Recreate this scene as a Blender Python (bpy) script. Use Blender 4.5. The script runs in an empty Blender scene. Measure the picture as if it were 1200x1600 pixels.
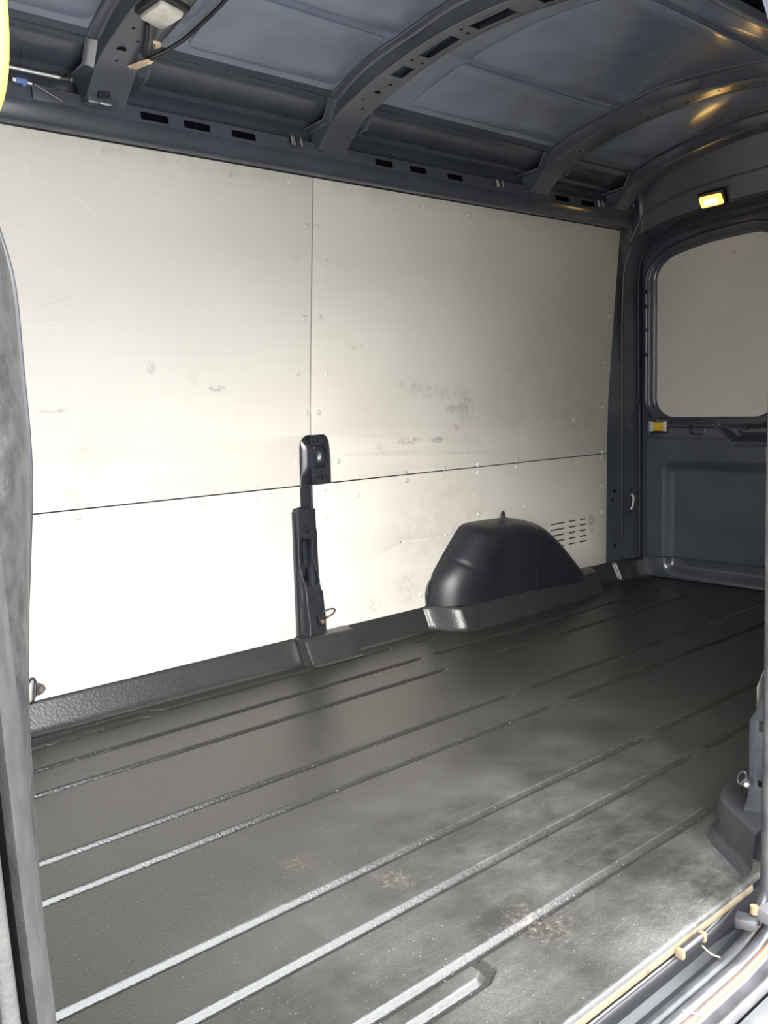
import bpy, bmesh, math, random
from mathutils import Vector, Matrix
random.seed(7)
C = bpy.context.scene.collection
S = bpy.context.scene

# ---------------------------------------------------------------- camera, sky, exposure
cam_data = bpy.data.cameras.new('camera')
cam = bpy.data.objects.new('camera', cam_data); C.objects.link(cam)
cam_data.sensor_fit = 'VERTICAL'; cam_data.sensor_height = 24.0
cam_data.lens = 1436.0/1600.0*24.0
cam_data.clip_start = 0.01
rot = Matrix(((0.74222146, 0.10418761, -0.66200622),
              (-0.66940408, 0.06852137, -0.73973171),
              (-0.03170931, 0.99219442, 0.12060164)))
cam.matrix_world = Matrix.Translation((0, 0, 0.66)) @ rot.to_4x4()
S.camera = cam

world = bpy.data.worlds.new('sky'); S.world = world; world.use_nodes = True
wn = world.node_tree; bgn = wn.nodes['Background']
tc = wn.nodes.new('ShaderNodeTexCoord'); sp = wn.nodes.new('ShaderNodeSeparateXYZ')
wr = wn.nodes.new('ShaderNodeValToRGB')
wn.links.new(tc.outputs['Generated'], sp.inputs[0]); wn.links.new(sp.outputs['Z'], wr.inputs[0])
# overcast sky: about twice as bright overhead than at the horizon
wr.color_ramp.elements[0].color = (0.41, 0.42, 0.44, 1); wr.color_ramp.elements[0].position = 0.0
wr.color_ramp.elements[1].color = (0.95, 1.0, 1.05, 1); wr.color_ramp.elements[1].position = 0.8
e_ = wr.color_ramp.elements.new(0.25); e_.color = (0.64, 0.66, 0.69, 1)
e_ = wr.color_ramp.elements.new(0.5); e_.color = (0.86, 0.88, 0.91, 1)
wn.links.new(wr.outputs[0], bgn.inputs['Color'])
bgn.inputs['Strength'].default_value = 14.5
sun_d = bpy.data.lights.new('sun', 'SUN'); sun = bpy.data.objects.new('sun', sun_d); C.objects.link(sun)
sun_d.energy = 9.0; sun_d.angle = math.radians(55); sun_d.color = (1.0, 0.94, 0.84)
sun.rotation_euler = Vector((0.54, 0.74, -0.60)).to_track_quat('-Z', 'Y').to_euler()

S.view_settings.view_transform = 'Standard'; S.view_settings.look = 'None'
S.view_settings.gamma = 1.0; S.view_settings.use_curve_mapping = False
S.view_settings.exposure = 0.0

# ---------------------------------------------------------------- materials
def mat(name, col, rough=0.5, metal=0.0, bump=0.0, bscale=400.0, spec=0.5, coat=0.0,
        col2=None, cscale=8.0, emis=None, estr=0.0, cmin=0.35, cmax=0.7, rvar=0.0, trans=0.0):
    m = bpy.data.materials.new(name); m.use_nodes = True
    nt = m.node_tree; b = nt.nodes['Principled BSDF']
    b.inputs['Base Color'].default_value = (*col, 1)
    b.inputs['Roughness'].default_value = rough
    b.inputs['Metallic'].default_value = metal
    b.inputs['Specular IOR Level'].default_value = spec
    if coat: b.inputs['Coat Weight'].default_value = coat; b.inputs['Coat Roughness'].default_value = 0.12
    if trans: b.inputs['Transmission Weight'].default_value = trans
    g = nt.nodes.new('ShaderNodeNewGeometry')
    n = nt.nodes.new('ShaderNodeTexNoise'); n.inputs['Scale'].default_value = cscale; n.inputs['Detail'].default_value = 6
    nt.links.new(g.outputs['Position'], n.inputs['Vector'])
    c2 = col2 or tuple(c*1.25 for c in col)
    r = nt.nodes.new('ShaderNodeValToRGB')
    r.color_ramp.elements[0].position = cmin; r.color_ramp.elements[1].position = cmax
    r.color_ramp.elements[0].color = (*col, 1); r.color_ramp.elements[1].color = (*c2, 1)
    nt.links.new(n.outputs['Fac'], r.inputs[0]); nt.links.new(r.outputs[0], b.inputs['Base Color'])
    if rvar:
        mr = nt.nodes.new('ShaderNodeMapRange')
        mr.inputs['From Min'].default_value = 0.3; mr.inputs['From Max'].default_value = 0.7
        mr.inputs['To Min'].default_value = rough-rvar; mr.inputs['To Max'].default_value = rough+rvar
        nt.links.new(n.outputs['Fac'], mr.inputs[0]); nt.links.new(mr.outputs[0], b.inputs['Roughness'])
    if bump:
        n2 = nt.nodes.new('ShaderNodeTexNoise'); n2.inputs['Scale'].default_value = bscale; n2.inputs['Detail'].default_value = 3
        nt.links.new(g.outputs['Position'], n2.inputs['Vector'])
        bp = nt.nodes.new('ShaderNodeBump'); bp.inputs['Strength'].default_value = bump; bp.inputs['Distance'].default_value = 0.001
        nt.links.new(n2.outputs['Fac'], bp.inputs['Height']); nt.links.new(bp.outputs[0], b.inputs['Normal'])
    if emis:
        b.inputs['Emission Color'].default_value = (*emis, 1); b.inputs['Emission Strength'].default_value = estr
    return m

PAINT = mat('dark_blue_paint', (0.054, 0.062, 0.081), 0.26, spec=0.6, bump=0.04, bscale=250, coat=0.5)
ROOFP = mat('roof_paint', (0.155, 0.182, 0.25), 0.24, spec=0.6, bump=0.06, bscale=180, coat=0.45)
RIBP = mat('rib_paint_lit', (0.070, 0.077, 0.098), 0.30, spec=0.7, bump=0.06, bscale=220, coat=0.4)  # lighter copy of the dark paint, with the light on rib undersides in its colour
CARD = mat('door_card', (0.068, 0.078, 0.098), 0.45, spec=0.4, bump=0.3, bscale=500)
BLACK = mat('black_plastic', (0.018, 0.019, 0.022), 0.40, bump=0.25, bscale=300, spec=0.5)
ARCH = mat('arch_plastic', (0.016, 0.018, 0.023), 0.36, bump=0.3, bscale=420, spec=0.55)
STRUT = mat('strut_paint', (0.022, 0.024, 0.030), 0.22, bump=0.1, bscale=130, spec=0.7, coat=0.6, col2=(0.026, 0.028, 0.035), cscale=60)
VOID = mat('deep_hole_black', (0.004, 0.004, 0.006), 0.9, spec=0.1)  # near-black colour stands in for the shade inside holes and gaps
STEEL = mat('bright_steel', (0.75, 0.75, 0.75), 0.38, metal=0.8)
DSTEEL = mat('dark_steel', (0.10, 0.10, 0.105), 0.35, metal=0.8)
RUBBER = mat('worn_rubber', (0.025, 0.026, 0.029), 0.34, bump=0.3, bscale=200, col2=(0.05, 0.05, 0.052), cscale=30)
GREYPL = mat('grey_seal', (0.035, 0.035, 0.035), 0.5, bump=0.5, bscale=350, col2=(0.055, 0.054, 0.052), cscale=50)
TRIMG = mat('leathered_grey_trim', (0.022, 0.022, 0.022), 0.42, bump=1.0, bscale=140, col2=(0.05, 0.05, 0.05), cscale=60)
SILL = mat('sill_metal', (0.10, 0.10, 0.105), 0.3, bump=0.1, bscale=100, col2=(0.16, 0.16, 0.165), cscale=15, coat=0.4)
GUTTER = mat('sill_gutter', (0.035, 0.035, 0.04), 0.4, bump=0.1, bscale=100, col2=(0.07, 0.07, 0.08), cscale=25, coat=0.4)
RUST = mat('dusty_orange_edge', (0.20, 0.115, 0.06), 0.6, bump=0.4, bscale=200, col2=(0.12, 0.10, 0.085), cscale=35)
BEIGE = mat('worn_beige_edge', (0.16, 0.13, 0.085), 0.45, bump=0.3, bscale=220, col2=(0.07, 0.06, 0.045), cscale=40, cmin=0.5, cmax=0.75)
WHITE = mat('white_plastic', (0.8, 0.8, 0.8), 0.5)
YELLOW = mat('yellow_plastic', (0.85, 0.52, 0.03), 0.35)
HANDLEY = mat('yellow_handle', (0.95, 0.80, 0.06), 0.5)
BLUE = mat('blue_connector', (0.12, 0.19, 0.42), 0.4)
FOAM = mat('dried_adhesive', (0.62, 0.45, 0.28), 0.7, bump=1.0, bscale=120, col2=(0.75, 0.60, 0.42), cscale=40)
CLEAR = mat('lamp_lens', (0.55, 0.52, 0.47), 0.15, bump=0.4, bscale=120, col2=(0.8, 0.78, 0.72), cscale=40, coat=0.6)
AMBER = mat('lit_amber_lens', (0.9, 0.5, 0.1), 0.3, emis=(1.0, 0.47, 0.07), estr=4.0)
AMBERC = mat('lit_lamp_bulb', (1.0, 0.8, 0.4), 0.3, emis=(1.0, 0.70, 0.25), estr=16.0)
CAP = mat('screw_cap_paint', (0.58, 0.56, 0.51), 0.45, bump=0.1)
CREAM = mat('cream_body_paint', (0.22, 0.19, 0.15), 0.3, coat=0.5)
GROUND = mat('pale_concrete', (0.30, 0.285, 0.26), 0.9, bump=0.4, bscale=30, col2=(0.36, 0.345, 0.32), cscale=3)

def nodes(m): return m.node_tree, m.node_tree.nodes['Principled BSDF']

def panel_mat():
    m = mat('lining_board', (0.68, 0.648, 0.588), 0.46, bump=0.10, bscale=90, col2=(0.71, 0.678, 0.618), cscale=5, spec=0.35)
    nt, b = nodes(m); L = nt.links
    base = [l for l in L if l.to_socket == b.inputs['Base Color']][0].from_socket
    g = nt.nodes.new('ShaderNodeNewGeometry')
    # faint horizontal brushing
    mp = nt.nodes.new('ShaderNodeMapping'); mp.inputs['Scale'].default_value = (3, 3, 220)
    n = nt.nodes.new('ShaderNodeTexNoise'); n.inputs['Scale'].default_value = 1.0; n.inputs['Detail'].default_value = 4
    L.new(g.outputs['Position'], mp.inputs[0]); L.new(mp.outputs[0], n.inputs[0])
    r = nt.nodes.new('ShaderNodeMapRange'); r.inputs['From Min'].default_value = .3; r.inputs['From Max'].default_value = .7
    r.inputs['To Min'].default_value = .985; r.inputs['To Max'].default_value = 1.01
    L.new(n.outputs['Fac'], r.inputs[0])
    mul = nt.nodes.new('ShaderNodeMix'); mul.data_type = 'RGBA'; mul.blend_type = 'MULTIPLY'; mul.inputs['Factor'].default_value = 1
    L.new(base, mul.inputs['A']); L.new(r.outputs[0], mul.inputs['B'])
    cur = mul.outputs['Result']
    # individual smudges and scuffs: (x, z, half width, half height, colour, strength, breakup)
    sm = [(0.985,.745,.012,.018,(.30,.28,.24),.45,60),(1.152,.70,.022,.008,(.12,.11,.10),.75,90),(1.09,.72,.015,.02,(.4,.38,.33),.2,60),
          (1.80,.60,.10,.016,(.35,.27,.20),.0,70),(1.765,.545,.05,.012,(.33,.25,.18),.75,90),(1.88,.543,.035,.010,(.22,.20,.18),.7,110),
          (1.90,.68,.13,.022,(.38,.31,.26),.35,55),(2.00,.63,.035,.05,(.34,.30,.26),.5,60),(1.78,.70,.06,.02,(.40,.36,.32),.35,50),
          (1.95,.63,.04,.012,(.22,.19,.17),.5,90),(1.66,.53,.02,.02,(.38,.36,.33),.4,100),(1.57,.80,.03,.008,(.38,.33,.28),.3,70),
          (1.96,.575,.02,.012,(.45,.24,.20),.5,80),(0.79,.49,.02,.05,(.52,.40,.34),.35,30),(0.83,.56,.03,.05,(.52,.40,.34),.25,30),
          (2.63,.22,.02,.035,(.20,.18,.16),.6,70),(1.75,.13,.05,.05,(.38,.35,.30),.3,60),(1.62,.10,.03,.03,(.35,.33,.30),.35,80),
          (2.56,.59,.12,.05,(.40,.38,.34),.3,25),(0.76,.66,.03,.005,(.25,.23,.2),.5,60),(2.0,.52,.10,.04,(.47,.43,.37),.25,40),
          (1.9,.30,.25,.14,(.50,.46,.40),.35,35),(1.85,.075,.03,.03,(.2,.2,.2),.4,60),(1.33,.07,.03,.05,(.35,.33,.3),.35,60),
          (1.25,1.19,.9,.02,(.42,.40,.36),.25,14),(2.36,.62,.35,.25,(.52,.48,.42),.3,10)]
    sx = nt.nodes.new('ShaderNodeSeparateXYZ'); L.new(g.outputs['Position'], sx.inputs[0])
    def M(op, a, b_=None, clamp=False):
        q = nt.nodes.new('ShaderNodeMath'); q.operation = op; q.use_clamp = clamp
        for i, v in enumerate((a, b_)):
            if v is None: continue
            if isinstance(v, (int, float)): q.inputs[i].default_value = v
            else: L.new(v, q.inputs[i])
        return q.outputs[0]
    noises = {}
    for x, z, w, h, c, s, br in sm:
        if not s: continue
        if br not in noises:
            nn = nt.nodes.new('ShaderNodeTexNoise'); nn.inputs['Scale'].default_value = br; nn.inputs['Detail'].default_value = 5
            nn.inputs['Roughness'].default_value = .7
            L.new(g.outputs['Position'], nn.inputs['Vector'])
            rr = nt.nodes.new('ShaderNodeMapRange'); rr.inputs['From Min'].default_value = .42; rr.inputs['From Max'].default_value = .6
            L.new(nn.outputs['Fac'], rr.inputs[0]); noises[br] = rr.outputs[0]
        dx = M('DIVIDE', M('SUBTRACT', sx.outputs['X'], x), w); dz = M('DIVIDE', M('SUBTRACT', sx.outputs['Z'], z), h)
        d = M('ADD', M('MULTIPLY', dx, dx), M('MULTIPLY', dz, dz))
        f = M('MULTIPLY', M('SUBTRACT', 1.3, d, True), noises[br]); f = M('MULTIPLY', f, s)
        mx = nt.nodes.new('ShaderNodeMix'); mx.data_type = 'RGBA'
        L.new(f, mx.inputs['Factor']); L.new(cur, mx.inputs['A']); mx.inputs['B'].default_value = (*c, 1)
        cur = mx.outputs['Result']
    for (x1, z1, x2, z2, w, c, st_) in ((.824,1.084,.868,1.054,.0009,(.85,.83,.78),.7),(1.09,.796,1.166,.884,.0007,(.8,.78,.72),.4),(.716,.828,.788,.827,.0008,(.85,.83,.78),.5),
            (1.482,.111,1.52,.175,.0008,(.40,.37,.33),.6),(1.52,.175,1.575,.226,.0008,(.40,.37,.33),.5),(.967,.628,.975,.642,.0012,(.9,.88,.84),.7),(1.92,.773,2.088,.718,.0008,(.8,.78,.74),.25),(1.585,.536,1.725,.546,.0007,(.8,.78,.74),.35),
            (.743,.866,.817,.892,.0010,(.42,.39,.34),.3),(.76,.895,.82,.862,.0010,(.42,.39,.34),.3),(1.011,.85,1.092,.964,.0006,(.8,.78,.72),.35),(.822,.54,.871,.639,.0008,(.85,.83,.78),.45),(.80,.655,.812,.63,.003,(.88,.86,.82),.6),(.73,1.13,.732,1.11,.003,(.8,.78,.74),.4),(1.49,.128,1.53,.127,.0006,(.4,.37,.33),.5)):
        dx, dz = x2-x1, z2-z1; ll_ = dx*dx+dz*dz
        px_, pz_ = M('SUBTRACT', sx.outputs['X'], x1), M('SUBTRACT', sx.outputs['Z'], z1)
        t_ = M('DIVIDE', M('ADD', M('MULTIPLY', px_, dx), M('MULTIPLY', pz_, dz)), ll_, True)
        ex, ez = M('SUBTRACT', px_, M('MULTIPLY', t_, dx)), M('SUBTRACT', pz_, M('MULTIPLY', t_, dz))
        d_ = M('SQRT', M('ADD', M('MULTIPLY', ex, ex), M('MULTIPLY', ez, ez)))
        f = M('MULTIPLY', M('SUBTRACT', 1.0, M('DIVIDE', d_, w*1.6), True), st_)
        mx = nt.nodes.new('ShaderNodeMix'); mx.data_type = 'RGBA'
        L.new(f, mx.inputs['Factor']); L.new(cur, mx.inputs['A']); mx.inputs['B'].default_value = (*c, 1)
        cur = mx.outputs['Result']
    L.new(cur, b.inputs['Base Color'])
    return m
BOARD = panel_mat()

def floor_mat():
    m = mat('rubber_floor', (0.022, 0.022, 0.021), 0.40, spec=0.65)
    nt, b = nodes(m); L = nt.links
    g = nt.nodes.new('ShaderNodeNewGeometry')
    sx = nt.nodes.new('ShaderNodeSeparateXYZ'); L.new(g.outputs['Position'], sx.inputs[0])
    def M(op, a, b_=None, clamp=False):
        q = nt.nodes.new('ShaderNodeMath'); q.operation = op; q.use_clamp = clamp
        for i, v in enumerate((a, b_)):
            if v is None: continue
            if isinstance(v, (int, float)): q.inputs[i].default_value = v
            else: L.new(v, q.inputs[i])
        return q.outputs[0]
    def noise(sc, det=5, rough=.6, stretch=None, lo=.4, hi=.65):
        n = nt.nodes.new('ShaderNodeTexNoise'); n.inputs['Scale'].default_value = sc; n.inputs['Detail'].default_value = det
        n.inputs['Roughness'].default_value = rough
        if stretch:
            mp = nt.nodes.new('ShaderNodeMapping'); mp.inputs['Scale'].default_value = stretch
            L.new(g.outputs['Position'], mp.inputs[0]); L.new(mp.outputs[0], n.inputs['Vector'])
        else: L.new(g.outputs['Position'], n.inputs['Vector'])
        r = nt.nodes.new('ShaderNodeMapRange'); r.inputs['From Min'].default_value = lo; r.inputs['From Max'].default_value = hi
        L.new(n.outputs['Fac'], r.inputs[0]); return r.outputs[0]
    # foot-traffic dust: strongest by the side door, fading to the far side and to the rear
    def blob(x, y, w, h):
        dx = M('DIVIDE', M('SUBTRACT', sx.outputs['X'], x), w); dy = M('DIVIDE', M('SUBTRACT', sx.outputs['Y'], y), h)
        return M('SUBTRACT', 1.0, M('ADD', M('MULTIPLY', dx, dx), M('MULTIPLY', dy, dy)), True)
    traffic = M('ADD', M('MULTIPLY', blob(.86, .66, .55, .50), .6), M('MULTIPLY', blob(1.3, 1.0, .55, .42), .45), True)
    traffic = M('ADD', traffic, M('MULTIPLY', blob(1.1, .56, .25, .10), .6), True)
    traffic = M('ADD', traffic, .06)
    cloud = noise(5.0, 6, .7, None, .38, .66)
    fine = noise(330, 3, .7, None, .35, .75)
    scr = noise(9.0, 8, .8, (1, 12, 1), .5, .75)
    dust = M('MULTIPLY', M('MULTIPLY', traffic, M('ADD', M('MULTIPLY', cloud, .8), M('MULTIPLY', scr, .35))), M('ADD', .45, M('MULTIPLY', fine, .8)), True)
    # small tan patches of dried dirt
    tan = M('MULTIPLY', M('MULTIPLY', M('ADD', M('ADD', blob(.735, 1.03, .035, .03), blob(.80, .90, .03, .04)), blob(.86, .69, .05, .06)), noise(110, 6, .8, None, .5, .7)), .45, True)
    speck = noise(420, 1, .5, None, .748, .765)
    c1 = nt.nodes.new('ShaderNodeMix'); c1.data_type = 'RGBA'; c1.inputs['A'].default_value = (0.026, 0.0255, 0.0235, 1); c1.inputs['B'].default_value = (0.27, 0.265, 0.25, 1)
    gr_ = M('MULTIPLY', M('SUBTRACT', -.0008, sx.outputs['Z']), 600, True)
    L.new(M('MULTIPLY', M('MULTIPLY', dust, M('SUBTRACT', 1.0, M('MULTIPLY', gr_, .8))), .45), c1.inputs['Factor'])
    c2 = nt.nodes.new('ShaderNodeMix'); c2.data_type = 'RGBA'; c2.inputs['B'].default_value = (0.42, 0.34, 0.25, 1)
    L.new(tan, c2.inputs['Factor']); L.new(c1.outputs['Result'], c2.inputs['A'])
    c3 = nt.nodes.new('ShaderNodeMix'); c3.data_type = 'RGBA'; c3.inputs['B'].default_value = (0.6, 0.58, 0.53, 1)
    L.new(M('MULTIPLY', speck, .7), c3.inputs['Factor']); L.new(c2.outputs['Result'], c3.inputs['A'])
    L.new(c3.outputs['Result'], b.inputs['Base Color'])
    groove = M('MULTIPLY', M('SUBTRACT', -.0008, sx.outputs['Z']), 600, True)   # unworn rubber in the grooves is glossier
    L.new(M('SUBTRACT', M('ADD', .33, M('MULTIPLY', dust, .35)), M('MULTIPLY', groove, .15)), b.inputs['Roughness'])
    n2 = nt.nodes.new('ShaderNodeTexNoise'); n2.inputs['Scale'].default_value = 260; n2.inputs['Detail'].default_value = 3
    L.new(g.outputs['Position'], n2.inputs['Vector'])
    bp = nt.nodes.new('ShaderNodeBump'); bp.inputs['Strength'].default_value = .5; bp.inputs['Distance'].default_value = .0014
    L.new(n2.outputs['Fac'], bp.inputs['Height']); L.new(bp.outputs[0], b.inputs['Normal'])
    return m
FLOOR = floor_mat()
UPST = mat('moulded_rubber', (0.026, 0.026, 0.027), 0.32, bump=0.7, bscale=170, spec=0.8, col2=(0.034, 0.034, 0.034), cscale=30)

# ---------------------------------------------------------------- helpers
def link(name, me, m, parent=None, smooth=True, angle=35):
    o = bpy.data.objects.new(name, me); C.objects.link(o)
    if m and not me.materials: me.materials.append(m)
    if smooth:
        for p in me.polygons: p.use_smooth = True
        try: me.set_sharp_from_angle(angle=math.radians(angle))
        except Exception: pass
    if parent: o.parent = parent
    return o
def from_bm(name, bm, m, parent=None, smooth=True, angle=35, recalc=True):
    if recalc: bmesh.ops.recalc_face_normals(bm, faces=bm.faces)
    me = bpy.data.meshes.new(name); bm.to_mesh(me); bm.free()
    return link(name, me, m, parent, smooth, angle)
def thing(name, label, cat, group=None, loc=(0, 0, 0)):
    o = bpy.data.objects.new(name, None); C.objects.link(o); o.empty_display_size = .02
    o.location = loc
    o['label'] = label; o['category'] = cat
    if group: o['group'] = group
    return o
def tag(o, label, cat, group=None):
    o['label'] = label; o['category'] = cat
    if group: o['group'] = group
    return o
def struct(o, label, cat=None):
    o['kind'] = 'structure'; o['label'] = label; o['category'] = cat or 'van body'
    return o
def sempty(name, label, cat=None):
    o = bpy.data.objects.new(name, None); C.objects.link(o); o.empty_display_size = .02
    return struct(o, label, cat)
def bm_box(bm, c, s, R=None, bev=0.0):
    r = bmesh.ops.create_cube(bm, size=1.0)
    vs = r['verts']
    bmesh.ops.scale(bm, vec=s, verts=vs)
    if bev:
        es = list({e for v in vs for e in v.link_edges})
        rr = bmesh.ops.bevel(bm, geom=es, offset=bev, segments=2, affect='EDGES', profile=.5)
        vs = list({v for f in rr['faces'] for v in f.verts} | {v for v in vs if v.is_valid})
    if R is not None: bmesh.ops.rotate(bm, cent=(0, 0, 0), matrix=R, verts=vs)
    bmesh.ops.translate(bm, vec=c, verts=vs)
def box(name, c, s, m, parent=None, R=None, bev=0.001):
    bm = bmesh.new(); bm_box(bm, c, s, R, bev); return from_bm(name, bm, m, parent)
def bm_tube(bm, pts, r, n=10, closed=False, caps=True):
    pts = [Vector(p) for p in pts]; N = len(pts)
    rr = r if isinstance(r, (list, tuple)) else [r]*N
    rings = []; prev = None
    for i, p in enumerate(pts):
        if closed: t = pts[(i+1) % N]-pts[i-1]
        else: t = pts[min(i+1, N-1)]-pts[max(i-1, 0)]
        t.normalize()
        if prev is None:
            a = Vector((0, 0, 1)) if abs(t.z) < .9 else Vector((1, 0, 0)); u = t.cross(a).normalized()
        else: u = (prev-t*prev.dot(t)).normalized()
        prev = u; v = t.cross(u)
        rings.append([bm.verts.new(p+(u*math.cos(2*math.pi*k/n)+v*math.sin(2*math.pi*k/n))*rr[i]) for k in range(n)])
    for i in range(N if closed else N-1):
        a, b = rings[i], rings[(i+1) % N]
        for k in range(n): bm.faces.new((a[k], a[(k+1) % n], b[(k+1) % n], b[k]))
    if caps and not closed: bm.faces.new(rings[0]); bm.faces.new(rings[-1])
def tube(name, pts, r, m, parent=None, n=10, closed=False):
    bm = bmesh.new(); bm_tube(bm, pts, r, n, closed); return from_bm(name, bm, m, parent, angle=50)
def smooth_path(pts, k=6):
    pts = [Vector(p) for p in pts]; out = []
    for i in range(len(pts)-1):
        p0 = pts[max(i-1, 0)]; p1 = pts[i]; p2 = pts[i+1]; p3 = pts[min(i+2, len(pts)-1)]
        for j in range(k):
            t = j/k
            out.append(.5*((2*p1)+(p2-p0)*t+(2*p0-5*p1+4*p2-p3)*t*t+(3*p1-p0-3*p2+p3)*t**3))
    out.append(pts[-1]); return out
def grid(name, rows, m, parent=None, smooth=True, angle=40, closed_u=False, skip=None):
    """rows: list of lists of points"""
    bm = bmesh.new(); V = [[bm.verts.new(p) for p in r] for r in rows]
    for i in range(len(V)-1):
        for j in range(len(V[0])-1):
            if skip and skip(i, j): continue
            bm.faces.new((V[i][j], V[i+1][j], V[i+1][j+1], V[i][j+1]))
    return from_bm(name, bm, m, parent, smooth, angle)
def interp(x, xs, ys):
    if x <= xs[0]: return ys[0]
    for i in range(len(xs)-1):
        if x <= xs[i+1]: return ys[i]+(ys[i+1]-ys[i])*(x-xs[i])/(xs[i+1]-xs[i])
    return ys[-1]
def sst(a, b, x):
    t = min(1, max(0, (x-a)/(b-a))); return t*t*(3-2*t)
def round_poly(pts, r, n=5):
    out = []; N = len(pts)
    rs = r if isinstance(r, (list, tuple)) else [r]*N
    for i in range(N):
        p = Vector(pts[i]); a = Vector(pts[i-1])-p; b = Vector(pts[(i+1) % N])-p
        la, lb = a.length, b.length; rad = min(rs[i], la*.48, lb*.48)
        if rad < 1e-5: out.append(tuple(p)); continue
        A = p+a/la*rad; B = p+b/lb*rad
        for k in range(n+1):
            t = k/n; out.append(tuple(A*(1-t)**2+p*2*t*(1-t)+B*t*t))
    return out
def rrect(x0, x1, z0, z1, r, n=5): return round_poly([(x0, z0), (x1, z0), (x1, z1), (x0, z1)], r, n)
def plate(name, outline, holes, thick, mapf, m, parent=None, bev=0.0, cuts=None, smooth=True):
    """flat plate in (u,v) with holes, w from 0 to thick, bent to 3D by mapf(u,v,w)"""
    cu = bpy.data.curves.new('tmp', 'CURVE'); cu.dimensions = '2D'; cu.fill_mode = 'BOTH'
    cu.extrude = thick/2-bev; cu.bevel_depth = bev; cu.bevel_resolution = 1; cu.offset = -bev
    for lp in [outline]+list(holes):
        s = cu.splines.new('POLY'); s.points.add(len(lp)-1); s.use_cyclic_u = True
        for i, p in enumerate(lp): s.points[i].co = (p[0], p[1], 0, 1)
    o = bpy.data.objects.new('tmp', cu); C.objects.link(o)
    dg = bpy.context.evaluated_depsgraph_get(); me = bpy.data.meshes.new_from_object(o.evaluated_get(dg))
    bpy.data.objects.remove(o); bpy.data.curves.remove(cu)
    bm = bmesh.new(); bm.from_mesh(me); bpy.data.meshes.remove(me)
    bmesh.ops.remove_doubles(bm, verts=bm.verts, dist=1e-6)
    for (ax, val) in (cuts or []):
        no = (1, 0, 0) if ax == 'u' else (0, 1, 0); co = (val, 0, 0) if ax == 'u' else (0, val, 0)
        bmesh.ops.bisect_plane(bm, geom=bm.verts[:]+bm.edges[:]+bm.faces[:], plane_co=co, plane_no=no)
    for v in bm.verts: v.co = mapf(v.co.x, v.co.y, v.co.z+thick/2)
    return from_bm(name, bm, m, parent, smooth, 30)

# ---------------------------------------------------------------- body geometry
WZ = [0.0, .06, .45, .64, .97, 1.2, 1.3]; WY = [1.873, 1.872, 1.868, 1.862, 1.834, 1.813, 1.80]
def yw(z): return interp(z, WZ, WY)
YC = 1.245
def zroof(y): return 1.43-.4*(y-YC)**2
X0, X1 = -0.05, 2.93
def wallmap(u, v, w): return Vector((u, yw(v)-w, v))

# floor -------------------------------------------------------------
segs = [((-.1, 1.811), (.898, 1.811)), ((.898, 1.811), (.928, 1.787)), ((-.1, 1.772), (.890, 1.772)),
        ((.925, 1.785), (1.62, 1.785)), ((1.685, 1.779), (1.776, 1.779)),
        ((-.1, 1.657), (1.608, 1.657)), ((1.638, 1.657), (2.70, 1.650)),
        ((-.1, 1.545), (1.578, 1.543)), ((1.632, 1.545), (2.70, 1.53)),
        ((-.1, 1.300), (1.545, 1.302)), ((1.595, 1.30), (2.76, 1.295)),
        ((-.1, 1.189), (1.534, 1.189)), ((1.580, 1.19), (2.76, 1.175)),
        ((-.1, .948), (1.508, .946)), ((1.545, .946), (2.76, .94)),
        ((-.1, .836), (1.495, .836)), ((1.53, .834), (2.76, .83)),
        ((-.1, .702), (2.70, .700)), ((-.1, .662), (.722, .662)), ((.722, .662), (.742, .672)), ((.742, .672), (.744, .702))]
def segd(px, py, s):
    (ax, ay), (bx, by) = s; dx, dy = bx-ax, by-ay
    t = max(0, min(1, ((px-ax)*dx+(py-ay)*dy)/(dx*dx+dy*dy)))
    return math.hypot(px-ax-t*dx, py-ay-t*dy)
GW, GD = .0112, .0078
def gdepth(d):
    t = d/GW
    return 0 if t >= 1 else GD*(1-sst(.25, 1, t))
ys = set(); y = .552
while y < 1.86: ys.add(round(y, 4)); y += .02
for s in segs:
    for c in {round(s[0][1], 3), round(s[1][1], 3)}:
        k = -.0135
        while k <= .0136: ys.add(round(c+k, 4)); k += .0018
ys |= {round(.552+i*.0015, 4) for i in range(6)}
ys = sorted(q for q in ys if .5519 <= q <= 1.93)
ys += [1.87, 1.90]
xs = set(); x = X0
while x < X1: xs.add(round(x, 4)); x += .045
for s in segs:
    for c in (s[0][0], s[1][0]):
        if c > 0:
            k = -.030
            while k <= .030: xs.add(round(c+k, 4)); k += .005
xs = sorted(xs)
def fl_edge(x):      # side step edge, rounded near its rear corner
    return .552
rows = []
for x in xs:
    act = [s for s in segs if s[0][0]-.03 <= x <= s[1][0]+.03]
    r = []
    for y in ys:
        z = 0
        for s in act:
            if min(s[0][1], s[1][1])-.02 < y < max(s[0][1], s[1][1])+.02:
                fade = sst(-.004, .028, min(x-s[0][0], s[1][0]-x)) if s[1][0]-s[0][0] > .08 and s[0][1] != .702 and s[0][1] != .662 and s[0][1] < 1.80 else 1
                z = min(z, -gdepth(segd(x, y, s))*fade)
        if x < 1.2: z -= .006*(1-math.sqrt(max(0, 1-max(0, 1-(y-.552)/.006)**2)))
        r.append((x, y, z))
    rows.append(r)
fo = struct(grid('floor', rows, FLOOR), 'black ribbed rubber load floor with worn dusty scuffs', 'floor')
# front lip of the liner at the side door
lip = [(.552, -.006), (.5515, -.010), (.551, -.015), (.553, -.018)]
grid('edge_lip', [[(x, y, z) for y, z in lip] for x in (-.05, .3, .6, .9, 1.13, 1.142)], BEIGE, fo)['label'] = 'worn beige metal edge of the floor at the side door'
box('underfloor', ((X0+X1)/2, 1.22, -.05), (X1-X0, 1.33, .06), BLACK, fo, bev=0)
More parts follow.
